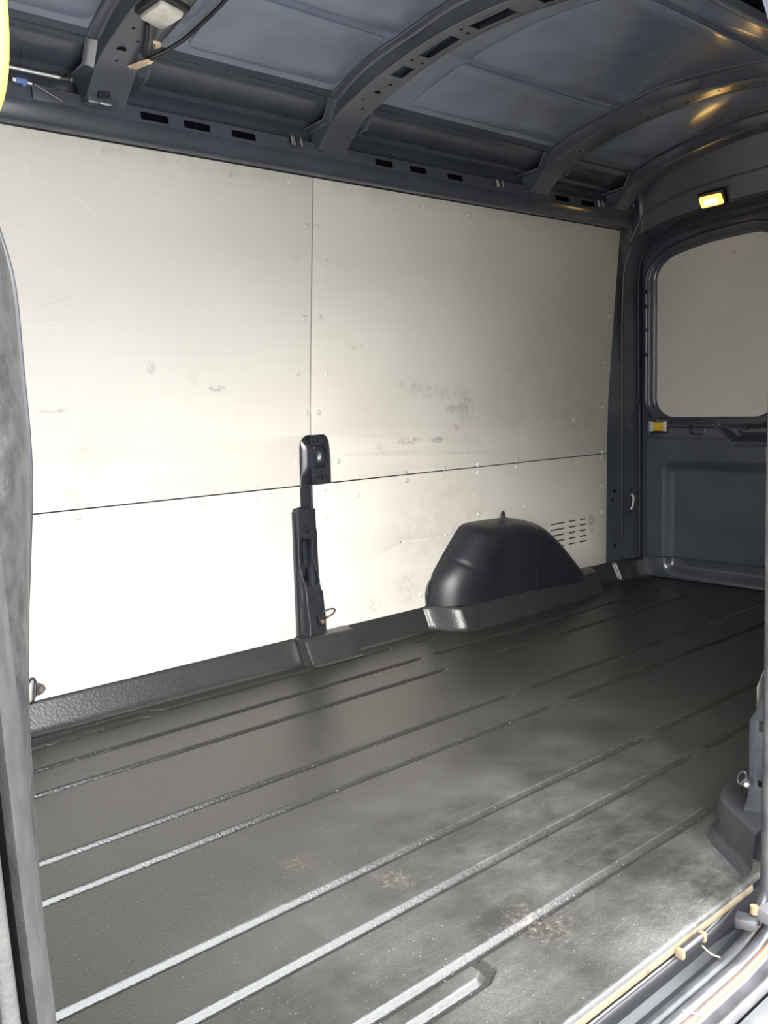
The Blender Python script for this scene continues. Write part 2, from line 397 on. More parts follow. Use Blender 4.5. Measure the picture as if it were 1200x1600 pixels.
# liner upstand along the far wall
base = [(-.05, 1.872), (1.335, 1.866), (1.352, 1.860), (1.358, 1.828), (1.366, 1.822), (1.50, 1.822), (1.512, 1.828), (1.520, 1.858), (1.535, 1.862),
        (1.78, 1.866), (1.812, 1.864), (1.830, 1.845), (1.858, 1.795), (1.885, 1.774), (1.93, 1.766), (2.48, 1.780), (2.53, 1.780), (2.565, 1.80), (2.61, 1.85), (2.64, 1.862),
        (2.735, 1.866), (2.755, 1.845), (2.80, 1.838), (2.83, 1.826), (2.93, 1.822)]
bp2 = [tuple(p) for p in smooth_path([(a, b, 0) for a, b in base], 4)]
crs = [(-.036, .0005), (-.029, .0025), (-.024, .007), (-.020, .014), (-.001, .055), (.003, .0635), (.010, .0668)]
rows = []
for (x, y, _) in bp2: rows.append([(x, y+a, b) for a, b in crs]+[(x, max(y+.02, 1.885), .0668)])
up = grid('liner_upstand', rows, UPST, fo, angle=60)
up['label'] = 'black moulded rubber upstand along the wall foot'
# corner of the liner folded up around the rear post of the side door
rows = []
cr = [(1.33, .668), (1.26, .662), (1.225, .650), (1.205, .630), (1.185, .602), (1.158, .566), (1.148, .556)]
for (x, y) in cr:
    rows.append([(x-.010, y+.010, .0), (x-.003, y+.003, .004), (x, y, .012), (x+.003, y-.002, .058), (x+.007, y-.005, .065), (x+.03, y-.02, .066)])
grid('corner_upstand', rows, BLACK, fo, angle=60)

# far side wall ---------------------------------------------------
wl = sempty('wall_left', 'far side wall of the van lined with four pale boards', 'wall')
rows = []
for x in (X0, .5, 1.0, 1.365, 1.43, 1.46, 2.0, 2.5, 2.725): rows.append([(x, yw(z)+.006+(.03 if 1.364 < x < 1.47 and z < .58 else 0), z) for z in (-.02, .06, .2, .45, .57, .60, .64, .8, .97, 1.1, 1.203)])
grid('inner_skin', rows, PAINT, wl)
T = .004
vc = [('v', z) for z in (.52, .58, .64, .70, .76, .84, .92, .97, 1.04, 1.12)]
ul = round_poly([(X0+.02, .4535), (1.387, .4535), (1.387, .552), (1.393, .569), (1.409, .579), (1.4235, .579), (1.4235, 1.198), (X0+.02, 1.198)], [0, 0, .01, .008, .01, 0, 0, 0])
ur = round_poly([(1.4265, .5785), (1.471, .5785), (1.483, .563), (1.488, .517), (1.489, .4535), (2.719, .4535), (2.719, 1.198), (1.4265, 1.198)], [0, .01, .01, .01, 0, 0, 0, 0])
ll = [(X0+.02, .064), (1.364, .064), (1.364, .18), (1.357, .20), (1.357, .386), (1.364, .396), (1.386, .398), (1.386, .4505), (X0+.02, .4505)]
lr = [(1.458, .064), (2.719, .064), (2.719, .4505), (1.4275, .4505), (1.4275, .345), (1.435, .33), (1.440, .18), (1.450, .17)]
slots = []
for i in range(5):
    z = .2355-.0193*i
    slots += [rrect(2.565, 2.603, z-.0022, z+.0022, .002, 2), rrect(2.503, 2.543, z-.0022, z+.0022, .002, 2), rrect(2.405, 2.481, z-.0022, z+.0022, .002, 2)]
dot1 = [(1.759+.003*math.cos(a*.785), .459+.004*math.sin(a*.785)) for a in range(8)]
dot2 = [(1.729+.003*math.cos(a*.785), .264+.004*math.sin(a*.785)) for a in range(8)]
P_ul = plate('panel', ul, [], T, wallmap, BOARD, wl, .0006, vc); P_ul['label'] = 'large upper front lining board with long scratches'
P_ur = plate('panel', ur, [dot1], T, wallmap, BOARD, wl, .0006, vc); P_ur['label'] = 'large upper rear lining board with brown smudges'
P_ll = plate('panel', ll, [], T, wallmap, BOARD, wl, .0006); P_ll['label'] = 'lower front lining board above the floor'
P_lr = plate('panel', lr, [dot2]+slots, T, wallmap, BOARD, wl, .0006); P_lr['label'] = 'lower rear lining board with rows of vent slots'
# screw caps
def cap_mesh(nm, r, h, hole):
    bm = bmesh.new(); n = 14; prof = [(r*1.12, 0), (r*1.1, h*.35), (r*1.0, h*.4), (r*.96, h*.1), (r*.9, h*.15), (r*.8, h*.85), (r*.5, h), (r*.28, h*1.0)]
    prof += [(r*.24, h*.2), (0.0001, h*.15)] if hole else [(0.0001, h*1.02)]
    R = [[bm.verts.new((a*math.cos(2*math.pi*k/n), -b, a*math.sin(2*math.pi*k/n))) for k in range(n)] for a, b in prof]
    for i in range(len(R)-1):
        for k in range(n): bm.faces.new((R[i][k], R[i][(k+1) % n], R[i+1][(k+1) % n], R[i+1][k]))
    bmesh.ops.remove_doubles(bm, verts=bm.verts, dist=2e-4); bmesh.ops.recalc_face_normals(bm, faces=bm.faces)
    me = bpy.data.meshes.new(nm); bm.to_mesh(me); bm.free(); me.materials.append(CAP)
    for p in me.polygons: p.use_smooth = True
    return me
capA = cap_mesh('screw_cap', .0066, .0036, False); capB = cap_mesh('screw_cap_open', .0066, .0038, True)
caps = {P_ul: [(0.889, 1.178), (1.059, 1.176), (1.187, 1.174), (1.353, 1.18), (1.407, 1.085), (1.377, 1.005), (1.401, 0.868, 1), (1.385, 0.733, 1), (1.411, 0.634), (1.377, 0.512), (0.963, 0.462, 1), (1.099, 0.462), (1.256, 0.463), (0.805, 0.462, 1)],
        P_ur: [(1.436, 1.086), (1.453, .868, 1), (1.451, .634), (1.626, 1.173), (1.803, 1.173), (1.982, 1.171), (2.202, 1.173), (2.525, 1.172), (1.469, 1.005), (1.476, 0.733, 1), (1.512, 0.506), (1.576, 0.46), (1.907, 0.459), (2.053, 0.459), (2.232, 0.459), (2.502, 0.46), (2.69, 0.457), (2.691, 1.092), (2.691, 0.914), (2.687, 0.762), (2.69, 0.612), (2.523, 0.573)],
        P_lr: [(1.758, 0.436), (1.906, 0.435), (2.053, 0.435), (2.229, 0.436), (2.501, 0.436), (2.689, 0.435), (1.465, 0.436), (1.576, 0.412), (1.467, 0.362), (2.054, 0.308), (2.272, 0.306), (2.69, 0.34), (2.691, 0.249), (2.69, 0.101), (1.91, 0.262), (1.53, .11), (1.80, .10)],
        P_ll: [(0.804, 0.437), (0.963, 0.436, 1), (1.1, 0.436), (1.256, 0.435), (0.73, 0.366), (0.733, 0.234), (1.035, 0.369), (1.038, 0.236), (0.976, 0.113), (0.795, 0.107), (1.155, 0.11), (1.33, 0.335), (1.331, 0.221), (1.333, 0.11)]}
for p, lst in caps.items():
    for c in lst:
        o = bpy.data.objects.new('screw_cap', capB if len(c) > 2 else capA); C.objects.link(o); o.parent = p
        o.location = (c[0], yw(c[1])-T, c[1])

# pillar strut in the middle of the far wall ------------------------
st = thing('body_pillar', 'black pressed steel pillar strut showing between the lining boards', 'pillar')
ymap = lambda u, v, w: Vector((u, yw(v)+.002-w, v))
def brk(u, v, w):    # upper head: left half bulges softly toward the load space
    t = sst(1.385, 1.400, u)*(1-sst(1.408, 1.427, u))
    return Vector((u, yw(v)+.006-w-.004*t, v))
right_half = round_poly([(1.424, .575), (1.470, .575), (1.481, .560), (1.486, .517), (1.4875, .452), (1.4265, .452), (1.4265, .4935), (1.466, .4915), (1.478, .500), (1.478, .537), (1.466, .5505), (1.424, .552)], [0, .008, .006, .004, 0, 0, .002, .008, .012, .012, .008, .003])
o = plate('bracket_plate', right_half, [rrect(1.4335, 1.4375, .556, .569, .001, 2), rrect(1.4455, 1.4505, .558, .567, .002, 3), rrect(1.4585, 1.4615, .461, .472, .001, 2),
      [(1.4475+.003*math.cos(a*.785), .4665+.003*math.sin(a*.785)) for a in range(8)]], .003, ymap, STRUT, st, .0007)
# bulging dish on the left half
rows = []
for i in range(15):
    z = .445+.131*i/14
    r = []
    for j in range(13):
        u = 1.388+(1.418-1.388)*j/12
        if z > .56: u = max(u, 1.388+(z-.56)*1.1)
        t = (u-1.388)/.030
        bulge = .013*math.sin(math.pi*min(1, t*.62+.0))*sst(.455, .50, z)*(1-sst(.545, .578, z))
        lip = .004*(1-sst(0, .12, t))
        r.append((u, yw(z)-.001-bulge+lip+.006*sst(.75, 1, t), z))
    rows.append(r)
grid('bracket_dish', rows, STRUT, st, angle=80)
# cavity behind the window of the bracket with two wavy wires
box('bracket_cavity', (1.452, 1.905, .521), (.06, .004, .07), VOID, st, bev=0)
w1 = [(1.436, 1.862, .547), (1.447, 1.861, .540), (1.4545, 1.86, .532), (1.456, 1.861, .522), (1.4545, 1.861, .514), (1.463, 1.861, .506), (1.473, 1.863, .501)]
w2 = [(1.434, 1.862, .548), (1.435, 1.861, .540), (1.4425, 1.86, .531), (1.4415, 1.861, .523), (1.4435, 1.861, .508), (1.451, 1.861, .499), (1.456, 1.862, .494)]
wave = [[(a[0], a[1], a[2]), ((a[0]+b[0])/2, a[1]+.005, (a[2]+b[2])/2), (b[0], b[1], b[2])] for a, b in zip(smooth_path(w1, 4), smooth_path(w2, 4))]
grid('wavy_inner_plate', wave, STRUT, st)
tube('wavy_rim', smooth_path(w1, 5), .0013, DSTEEL, st, 8); tube('wavy_rim', smooth_path(w2, 5), .0013, DSTEEL, st, 8)
# strap between head and lower channel
sy = lambda u, v, w: Vector((u, yw(v)+.004-w, v))
plate('strut_strap', [(1.3865, .386), (1.4265, .386), (1.4265, .452), (1.3865, .452)], [], .004, sy, STRUT, st, .0006)
# lower channel: pressed face with long opening, faces step outward to the foot
def ch(u, v, w):
    out = .010+.016*(1-sst(.05, .30, v))+.004*sst(.28, .33, v)
    edge = sst(1.358, 1.369, u)
    return Vector((u, yw(v)-out*edge-.001-w+.001, v))
outl = [(1.357, .064), (1.436, .064), (1.434, .172), (1.4295, .180), (1.4275, .225), (1.426, .330), (1.4235, .341), (1.4225, .392), (1.366, .396), (1.358, .386), (1.357, .335)]
hole = round_poly([(1.3745, .318), (1.409, .316), (1.409, .270), (1.4245, .207), (1.423, .194), (1.3845, .194), (1.379, .213), (1.3745, .262)], .005, 4)
hl2 = [(1.396+.0035*math.cos(a*.785), .335+.004*math.sin(a*.785)) for a in range(8)]
hl3 = [(1.405+.003*math.cos(a*.785), .158+.003*math.sin(a*.785)) for a in range(8)]
cuts = [('v', .03*k) for k in range(3, 13)]+[('u', 1.36), ('u', 1.364), ('u', 1.369), ('u', 1.373)]
plate('strut_channel', outl, [hole, hl2, hl3], .003, ch, STRUT, st, .0008, cuts)
# rolled rims catching light
rl = [(1.367, .334), (1.367, .262), (1.374, .215), (1.381, .192), (1.382, .130), (1.385, .095), (1.383, .068)]
tube('pressed_ridge', smooth_path([(a, ch(a, b, .003).y-.0005, b) for a, b in rl], 5), .0036, STRUT, st, 8)
rr_ = [(1.4095, .315), (1.410, .272), (1.4165, .245), (1.4255, .208), (1.424, .195), (1.418, .193)]
tube('pressed_ridge', smooth_path([(a, ch(a, b, .003).y-.0005, b) for a, b in rr_], 5), .0018, STRUT, st, 8)
box('channel_back', (1.40, 1.893, .25), (.058, .004, .16), STRUT, st, bev=.0005)
box('channel_back_flange', (1.399, 1.885, .27), (.003, .016, .10), STRUT, st, bev=.0005)
plate('inner_catch', [(1.394, .195), (1.420, .195), (1.416, .245), (1.394, .245)], [[(1.398, .201), (1.416, .199), (1.412, .236), (1.398, .238)]], .004, lambda u, v, w: Vector((u, 1.885-w, v)), STRUT, st, .0004)
box('channel_void', (1.406, 1.889, .215), (.024, .002, .045), VOID, st, bev=0)
box('strut_side', (1.3585, 1.866, .225), (.004, .018, .32), STRUT, st, bev=.001)

# lashing rings ------------------------------------------------------
def ring_pts(c, r1, r2, ax, ay, n=28, a0=0, a1=2*math.pi):
    c, ax, ay = Vector(c), Vector(ax).normalized(), Vector(ay).normalized()
    return [c+ax*r1*math.cos(a0+(a1-a0)*k/n)+ay*r2*math.sin(a0+(a1-a0)*k/n) for k in range(n)]
def lashing(label, c, nrm, right, upv, ringdir, s=1.0, rust=True, ax=None, ay=None, roff=.02, r2=.019):
    t = thing('lashing_ring', label, 'lashing ring', 'lashing rings of the load space', c)
    n = Vector(nrm).normalized(); R = Vector(right).normalized(); U = Vector(upv).normalized(); D = Vector(ringdir).normalized()
    W = D.cross(n).normalized()
    bm = bmesh.new(); pts2 = []
    for a, b in [(-.004, -.013), (.006, -.012), (.014, -.007), (.017, 0), (.014, .007), (.006, .012), (-.004, .013)]: pts2.append(D*(-a)*s+W*b*s)
    lo = [bm.verts.new(p) for p in pts2]; hi = [bm.verts.new(p+n*.003*s) for p in pts2]
    bm.faces.new(lo); bm.faces.new(hi)
    for i in range(len(lo)): bm.faces.new((lo[i], lo[(i+1) % len(lo)], hi[(i+1) % len(lo)], hi[i]))
    from_bm('eye_plate', bm, DSTEEL, t)
    bm = bmesh.new(); bm_tube(bm, [-D*.006*s+n*.002*s, -D*.006*s+n*.007*s], .0062*s, 6); from_bm('bolt', bm, RUST if rust else STEEL, t)
    bm = bmesh.new(); bm_tube(bm, [D*.006*s-W*.014*s+n*.004*s, D*.006*s+W*.014*s+n*.004*s], .0036*s, 10); from_bm('hinge_barrel', bm, DSTEEL, t)
    A = Vector(ax).normalized() if ax else D; B = Vector(ay).normalized() if ay else W
    cen = D*.006*s+n*.004*s+A*roff*s*.5
    bm = bmesh.new(); bm_tube(bm, ring_pts(cen, roff*s*.62, r2*s, A, B), .0024*s, 8, True); from_bm('ring', bm, BLACK, t, angle=60)
    return t
lashing('round black lashing ring bolted at the foot of the middle pillar', (1.414, 1.832, .108), (0, -1, 0), (1, 0, 0), (0, 0, 1), (.25, 0, 1), .9, ax=(.55, -.55, .65), roff=.034)
lashing('black lashing ring at the bottom front corner of the wall by the door frame', (.688, 1.862, .090), (0, -1, 0), (1, 0, 0), (0, 0, 1), (-1, 0, .15), 1.0, ax=(-.75, -.55, .1), roff=.026, r2=.026)

# wheel arch ---------------------------------------------------------
wa = thing('wheel_arch', 'black moulded wheel arch cover bulging from the far wall', 'wheel arch')
poly = [(1.830, -.05), (1.830, .105), (1.845, .150), (1.975, .286), (2.02, .290), (2.19, .284), (2.30, .256), (2.40, .190), (2.50, .100), (2.56, .04), (2.56, -.05)]
wdt = [.14, .13, .11, .06, .045, .05, .06, .07, .09, .09, 1]
def edge_t(x, z):
    ts = []
    for i in range(len(poly)-1):
        (ax, az), (bx, bz) = poly[i], poly[i+1]; L = math.hypot(bx-ax, bz-az)
        d = ((x-ax)*(bz-az)-(z-az)*(bx-ax))/L
        ts.append(d/wdt[i])
    k = 14; m_ = min(ts)
    if m_ <= -.3: return m_
    return -math.log(sum(math.exp(-k*t) for t in ts))/k+.045
def arch_p(x, z):
    t = edge_t(x, z)
    if t <= 0: return 0.10*t*2.0
    t = min(1, t); p = .098*(1-(1-t)**2.3)**.62
    # shallow pressings
    p += .004*math.exp(-((x-2.135)/.012)**2)*sst(.02, .10, z)*(1-sst(.22, .27, z))
    p -= .004*math.exp(-((x-2.05)/.03)**2-((z-.15)/.05)**2)
    p += .003*math.exp(-((x-2.22)/.01)**2)
    d2 = (x-1.93)*.55+(z-.175)*.83
    p -= .0028*math.exp(-(d2/.006)**2)*math.exp(-((x-1.93)/.06)**2)
    return p
rows = []
for i in range(121):
    x = 1.79+.80*i/120
    rows.append([(x, 1.873-arch_p(x, .03+.28*j/70), .03+.28*j/70) for j in range(71)])
grid('arch_shell', rows, ARCH, wa, angle=70, skip=lambda i, j: all(rows[a][b][1] > 1.90 for a in (i, i+1) for b in (j, j+1)))
lipp = [(1.826, 1.868, .066), (1.822, 1.864, .105), (1.836, 1.864, .134), (1.850, 1.862, .146)]
tube('rubber_lip', smooth_path(lipp, 5), .0035, RUBBER, wa)
# wire loom hook on top of the arch
hk = thing('cable_clip', 'small twisted grey clip sticking up from the wheel arch', 'clip', None, (2.135, 1.84, .285))
bm = bmesh.new()
bm_tube(bm, smooth_path([(-.012, 0, -.012), (-.008, 0, .008), (.0, .0, .024), (.009, .002, .012), (.011, 0, -.005), (.004, -.003, -.010)], 5), [.0016+.0025*math.sin(math.pi*k/25) for k in range(26)], 8)
bm_tube(bm, smooth_path([(-.002, -.003, -.012), (.001, -.004, .006), (.004, -.002, .016)], 4), .0035, 8)
from_bm('clip_body', bm, DSTEEL, hk)

# cant rail (steel beam above the lining) ----------------------------
def rail_y(side): return (lambda y: y) if side > 0 else (lambda y: 2*YC-y)
for side, nm in ((1, 'trim_1'), (-1, 'trim_2')):
    f = rail_y(side)
    tr = sempty(nm, 'dark steel roof rail above the far lining boards' if side > 0 else 'dark steel roof rail above the side door', 'roof rail')
    prof = [(1.819, 1.203), (1.806, 1.2005), (1.793, 1.202), (1.785, 1.208), (1.780, 1.219), (1.777, 1.234), (1.777, 1.240), (1.779, 1.2415)]
    pr = smooth_path([(0, f(a), b) for a, b in prof], 3)
    grid('roof_rail_beam', [[(x, p.y, p.z) for p in pr] for x in (X0, .6, 1.2, 1.8, 2.4, 2.80)], PAINT, tr, angle=60)
    # slotted flange
    holes = []
    for (a, b) in ((.959, 1.023), (1.059, 1.123), (1.178, 1.241), (.30, .36), (.42, .48), (.55, .62), (1.60, 1.66), (1.72, 1.78), (1.86, 1.92), (2.33, 2.40), (2.46, 2.53)):
        holes.append(rrect(a, b, 1.2465, 1.2625, .004, 3))
    plate('slotted_flange', [(X0, 1.240), (2.80, 1.240), (2.80, 1.271), (X0, 1.271)], holes, .0015, lambda u, v, w: Vector((u, f(1.777+.004*(v-1.246)/.025+w), v)), RIBP, tr)
    box('flange_void', ((X0+2.8)/2, f(1.800), 1.255), (2.8-X0, .004, .03), VOID, tr, bev=0)
    led = [(1.780, 1.271), (1.7835, 1.273), (1.800, 1.274), (1.806, 1.280), (1.806, 1.294), (1.800, 1.300), (1.785, 1.302), (1.781, 1.3045), (1.781, 1.308)]
    grid('roof_ledge', [[(x, f(a), b) for a, b in led] for x in (X0, 1.0, 2.0, 2.80)], PAINT, tr)

# roof skin ---------------------------------------------------------
shoulder = [(1.781, 1.308), (1.770, 1.316), (1.735, 1.331), (1.708, 1.342)]
half = [(y, zroof(y)) for y in [1.682, 1.672, 1.66, 1.62, 1.58, 1.54, 1.50, 1.475, 1.470, 1.465, 1.460, 1.455, 1.40, 1.35, 1.30, YC]]
full = half+[(2*YC-a, b) for a, b in reversed(half[:-1])]
def bead(x, y, z):
    for (xa, xb) in ((.55, .80), (1.03, 1.385), (1.62, 2.15), (2.34, 2.6)):
        if xa <= x <= xb and abs(abs(y-YC)-.22) < .006: return z+.004
    return z
xr = [X0, .3, .549, .55, .80, .801, 1.0, 1.029, 1.03, 1.385, 1.386, 1.6, 1.62, 1.621, 2.15, 2.151, 2.3, 2.34, 2.341, 2.6, 2.601, 2.93]
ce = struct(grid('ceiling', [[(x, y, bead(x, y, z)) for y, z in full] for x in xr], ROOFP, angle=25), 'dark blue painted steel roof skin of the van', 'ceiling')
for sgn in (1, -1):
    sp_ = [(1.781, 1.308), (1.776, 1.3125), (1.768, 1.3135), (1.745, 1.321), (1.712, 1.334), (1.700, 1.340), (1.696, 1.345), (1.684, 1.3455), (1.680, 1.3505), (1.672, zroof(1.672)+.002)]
    grid('roof_shoulder', [[(x, y if sgn > 0 else 2*YC-y, z) for y, z in sp_] for x in (X0, .6, 1.2, 1.8, 2.4, 2.93)], PAINT, ce, angle=30)  # shade of the steep shoulder put into the colour: darker than the roof skin
def pad(x0, x1, y0, y1):
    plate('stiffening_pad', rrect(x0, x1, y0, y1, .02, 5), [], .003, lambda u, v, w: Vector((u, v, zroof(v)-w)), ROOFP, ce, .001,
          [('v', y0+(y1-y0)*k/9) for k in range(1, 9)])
for (a, b) in ((.30, .80), (1.00, 1.375), (1.605, 2.17)):
    pad(a, b, 1.478, 1.655); pad(a, b, 1.032, 1.458); pad(a, b, .835, 1.012)
for (a, b) in ((2.34, 2.60),): pad(a, b, .86, 1.63)

# outer roof, sealing the body against daylight
grid('outer_skin', [[(x, YC+(y-YC)*1.07, z+.03) for y, z in full] for x in (X0-.05, X1+.05)], PAINT, ce)

# roof ribs -----------------------------------------------------------
def zrib(y, drop):
    d = abs(y-YC)
    base = zroof(YC+d)-drop
    if d > .44: base -= .05*((d-.44)/.10)**1.5 if d < .60 else .05
    return max(base, 1.252)
def rib(label, x0, x1, drop, slots=(), lip=.028, dots=()):
    t = thing('roof_rib', label, 'roof rib', 'curved steel roof ribs', ((x0+x1)/2, 1.245, 1.25))
    off = Vector(t.location)
    yl = set(YC-.545+1.09*k/44 for k in range(45))
    for (a, b) in slots: yl |= {a, b}
    yl = sorted(yl)
    xm = [x0+(x1-x0)*f for f in (0, .06, .28, .72, .94, 1)]
    rows = []
    for y in yl:
        zr = min(zroof(y), 1.30+.12*(.545-abs(y-YC)) if abs(y-YC) > .46 else 9)-.0035; zb = zrib(y, drop)
        wv = .004*math.sin(y*23)
        r = [(x0-lip+wv, y, zr), (x0-.010+wv, y, zr-.001), (x0-.006+wv, y, zr-.004), (x0, y, zb+.003)]
        r += [(x, y, zb-(.0 if 0 < i < 5 else -.0015)) for i, x in enumerate(xm)]
        r += [(x1+.002, y, zb+.003), (x1+.008, y, zr-.004), (x1+.012-wv, y, zr-.001), (x1+.006+lip-wv, y, zr)]
        rows.append([tuple(Vector(p)-off) for p in r])
    def skip(i, j):
        ym = (yl[i]+yl[i+1])/2
        return j in (6,) and any(a < ym < b for a, b in slots)
    grid('rib_channel', rows, PAINT, t, angle=30, skip=lambda i, j: 4 <= j <= 8)
    grid('rib_face', [r[4:10] for r in rows], RIBP, t, angle=30, skip=lambda i, j: skip(i, j+4))  # same paint as the sides; lighter copy paints the light on the underside
    for k_, rad in ((4, .0017), (9, .0015), (0, .0022), (13, .0022)):
        bm = bmesh.new(); bm_tube(bm, [r[k_] for r in rows], rad, 6); from_bm('highlight_bead', bm, RIBP, t, angle=60)  # thin beads added in the lighter copy as highlights along the edges
    # turned-down rims of the slots
    for (a, b) in slots:
        y0, y1 = a, b; xa, xb = xm[2], xm[3]
        bm = bmesh.new()
        pts = [Vector((xa, y0, zrib(y0, drop)))-off, Vector((xb, y0, zrib(y0, drop)))-off, Vector((xb, y1, zrib(y1, drop)))-off, Vector((xa, y1, zrib(y1, drop)))-off]
        bm_tube(bm, pts, .0014, 6, True); from_bm('slot_rim', bm, RIBP, t)
    for (y, fx, r) in dots:
        bm = bmesh.new(); x = x0+(x1-x0)*fx; z = zrib(y, drop)
        bm_tube(bm, [Vector((x, y, z+.001))-off, Vector((x, y, z-.0006))-off], r, 10); from_bm('hole', bm, VOID, t)  # solid black disc, the dark inside of a hole painted on
    return t
rib('dark roof rib at the front carrying the clear lamp', .835, .915, .035, dots=((1.66, .35, .010), (1.60, .3, .003), (1.63, .6, .003), (1.57, .5, .003), (1.69, .4, .003)))
rib('slotted dark roof rib above the seam between the upper boards', 1.412, 1.490, .035,
    slots=((1.495, 1.535), (1.356, 1.448), (1.205, 1.305), (1.04, 1.14)), dots=((1.60, .5, .008), (1.565, .6, .005), (1.63, .3, .003), (1.66, .6, .003), (1.33, .6, .004), (1.47, .3, .003), (1.47, .7, .003), (1.325, .3, .003)))
rib('dark curved roof rib nearest in front of the two rearmost ribs', 2.195, 2.275, .035, dots=[(1.62-.07*k+.012*(k % 3), .45+.2*(k % 2), .004) for k in range(9)])
rib('rearmost dark curved roof rib before the rear doors', 2.620, 2.690, .035, dots=[(1.58-.09*k+.014*(k % 2), .4+.2*(k % 2), .004) for k in range(7)])

# shiny spring clips by the rib feet
def clips(label, x, y, z):
    t = thing('spring_clip', label, 'clip', 'bright spring clips at the rib feet', (x, y, z))
    for dx in (-.010, -.004, .016):
        box('clip_leg', (dx, 0, 0), (.0022, .003, .020), STEEL, t, Matrix.Rotation(math.radians(-16), 3, 'Y'), .0005)
    box('clip_base', (.004, .004, 0), (.034, .003, .018), DSTEEL, t, None, .0005)
clips('bright metal spring clip at the foot of the slotted rib', 1.345, 1.768, 1.262)
clips('bright metal spring clip below the third roof rib', 2.060, 1.768, 1.258)
clips('small metal spring clip at the far end of the last rib', 2.545, 1.768, 1.258)
# foot socket of front rib
t = thing('rib_foot_bracket', 'pressed black socket bracket at the foot of the front rib', 'bracket', None, (.865, 1.765, 1.262))
box('socket_frame', (0, 0, 0), (.062, .03, .024), PAINT, t, None, .004)
bm = bmesh.new(); bm_tube(bm, [(-.012, -.016, .006), (.012, -.016, .010)], .008, 12); from_bm('rolled_tab', bm, STRUT, t)
box('bright_edge', (.004, -.016, -.010), (.022, .003, .004), STEEL, t, None, .0008)

# metal rod and bits at front top left ---------------------------------
t = thing('metal_rod', 'thin bright metal rod with ball end under the roof rail', 'rod', None, (.68, 1.75, 1.284))
tube('rod', [(-.25, 0, 0), (.105, 0, 0)], .0034, STEEL, t)
bm = bmesh.new(); bmesh.ops.create_uvsphere(bm, u_segments=14, v_segments=10, radius=.008); bmesh.ops.translate(bm, vec=(.122, 0, .001), verts=bm.verts)
bm_tube(bm, [(.100, 0, -.001), (.122, 0, 0)], .0045, 10); from_bm('ball_joint', bm, DSTEEL, t)
t = thing('cable_connector', 'small blue cable connector below the thin metal rod', 'connector', None, (.706, 1.75, 1.263))
bm = bmesh.new(); bm_box(bm, (0, 0, 0), (.022, .009, .009), None, .0015); bm_box(bm, (.004, 0, -.006), (.006, .006, .004), None, .0005); from_bm('connector_body', bm, BLUE, t)
tube('pin', [(.010, 0, 0), (.019, 0, -.001)], .0028, STEEL, t, 8); tube('pin', [(-.010, 0, 0), (-.016, 0, .001)], .0035, WHITE, t, 8)
t = thing('plastic_cable_tie', 'tiny white plastic tie with thin wires under the front roof', 'clip', None, (.705, 1.745, 1.344))
tube('tie_stem', [(0, 0, -.006), (.001, 0, .012)], .002, WHITE, t, 8)
box('tie_head', (0, 0, -.006), (.016, .006, .004), DSTEEL, t, None, .001)
tube('wire', smooth_path([(-.02, 0, .015), (-.008, 0, -.004), (0, 0, -.008), (.004, 0, -.03), (-.004, 0, -.055)], 5), .0007, BLACK, t, 6)
tube('wire', smooth_path([(0, 0, -.008), (-.02, 0, -.02), (-.04, 0, -.04)], 5), .0007, BLACK, t, 6)
t = thing('corner_gusset', 'folded dark steel gusset beside the front rib foot', 'bracket', None, (.79, 1.775, 1.255))
plate('gusset_plate', [(-.055, -.012), (.035, -.012), (.030, .014), (-.055, .016)], [], .002, lambda u, v, w: Vector((u, -w, v)), RIBP, t, .0004)
tube('gusset_fold', [(-.052, -.005, .015), (.0, -.008, -.008)], .002, DSTEEL, t, 6); tube('gusset_fold', [(-.01, -.005, .012), (.028, -.005, .010)], .0015, DSTEEL, t, 6)

# adhesive blobs -------------------------------------------------------
def blob(label, c, a, b, ang, pts):
    bm = bmesh.new(); n = len(pts); R = Matrix.Rotation(ang, 3, 'Z')
    lo = [bm.verts.new(R @ Vector((x*a, y*b, 0))) for x, y in pts]; hi = [bm.verts.new(R @ Vector((x*a*.8, y*b*.8, -.004+.001*math.sin(i*2)))) for i, (x, y) in enumerate(pts)]
    bm.faces.new(lo); bm.faces.new(hi)
    for i in range(n): bm.faces.new((lo[i], lo[(i+1) % n], hi[(i+1) % n], hi[i]))
    o = from_bm('adhesive_blob', bm, FOAM); o.location = c
    return tag(o, label, 'glue', 'beige glue blobs on the front rib')
bl = [(-.9, -.5), (-.5, -1), (.1, -.8), (.6, -1), (.9, -.4), (.7, .3), (1, .7), (.4, 1), (-.1, .6), (-.7, .9), (-.8, .2)]
# placed on the rear edge of the front rib, hanging by the lamp lead
B1 = blob('large beige glue blob on the front roof rib, farther from the lamp', (.905, 1.668, 1.312), .0105, .032, math.radians(14), bl)
B2 = blob('smaller crescent of beige glue on the front rib near the clear lamp', (.908, 1.610, 1.331), .011, .016, math.radians(-10), [(-.9, -.9), (.2, -1), (.9, -.3), (.8, .5), (.3, 1), (.0, .9), (.1, .2), (-.3, -.4)])
# cable from lamp
tube('lamp_cable', smooth_path([(.868, 1.565, 1.345), (.885, 1.60, 1.334), (.903, 1.645, 1.322), (.925, 1.655, 1.325), (.965, 1.62, 1.350), (.985, 1.58, 1.372), (.985, 1.50, 1.385), (.975, 1.42, 1.395)], 6), .0042, BLACK)
tag(bpy.data.objects['lamp_cable'], 'black cable looping from the clear roof lamp', 'cable')

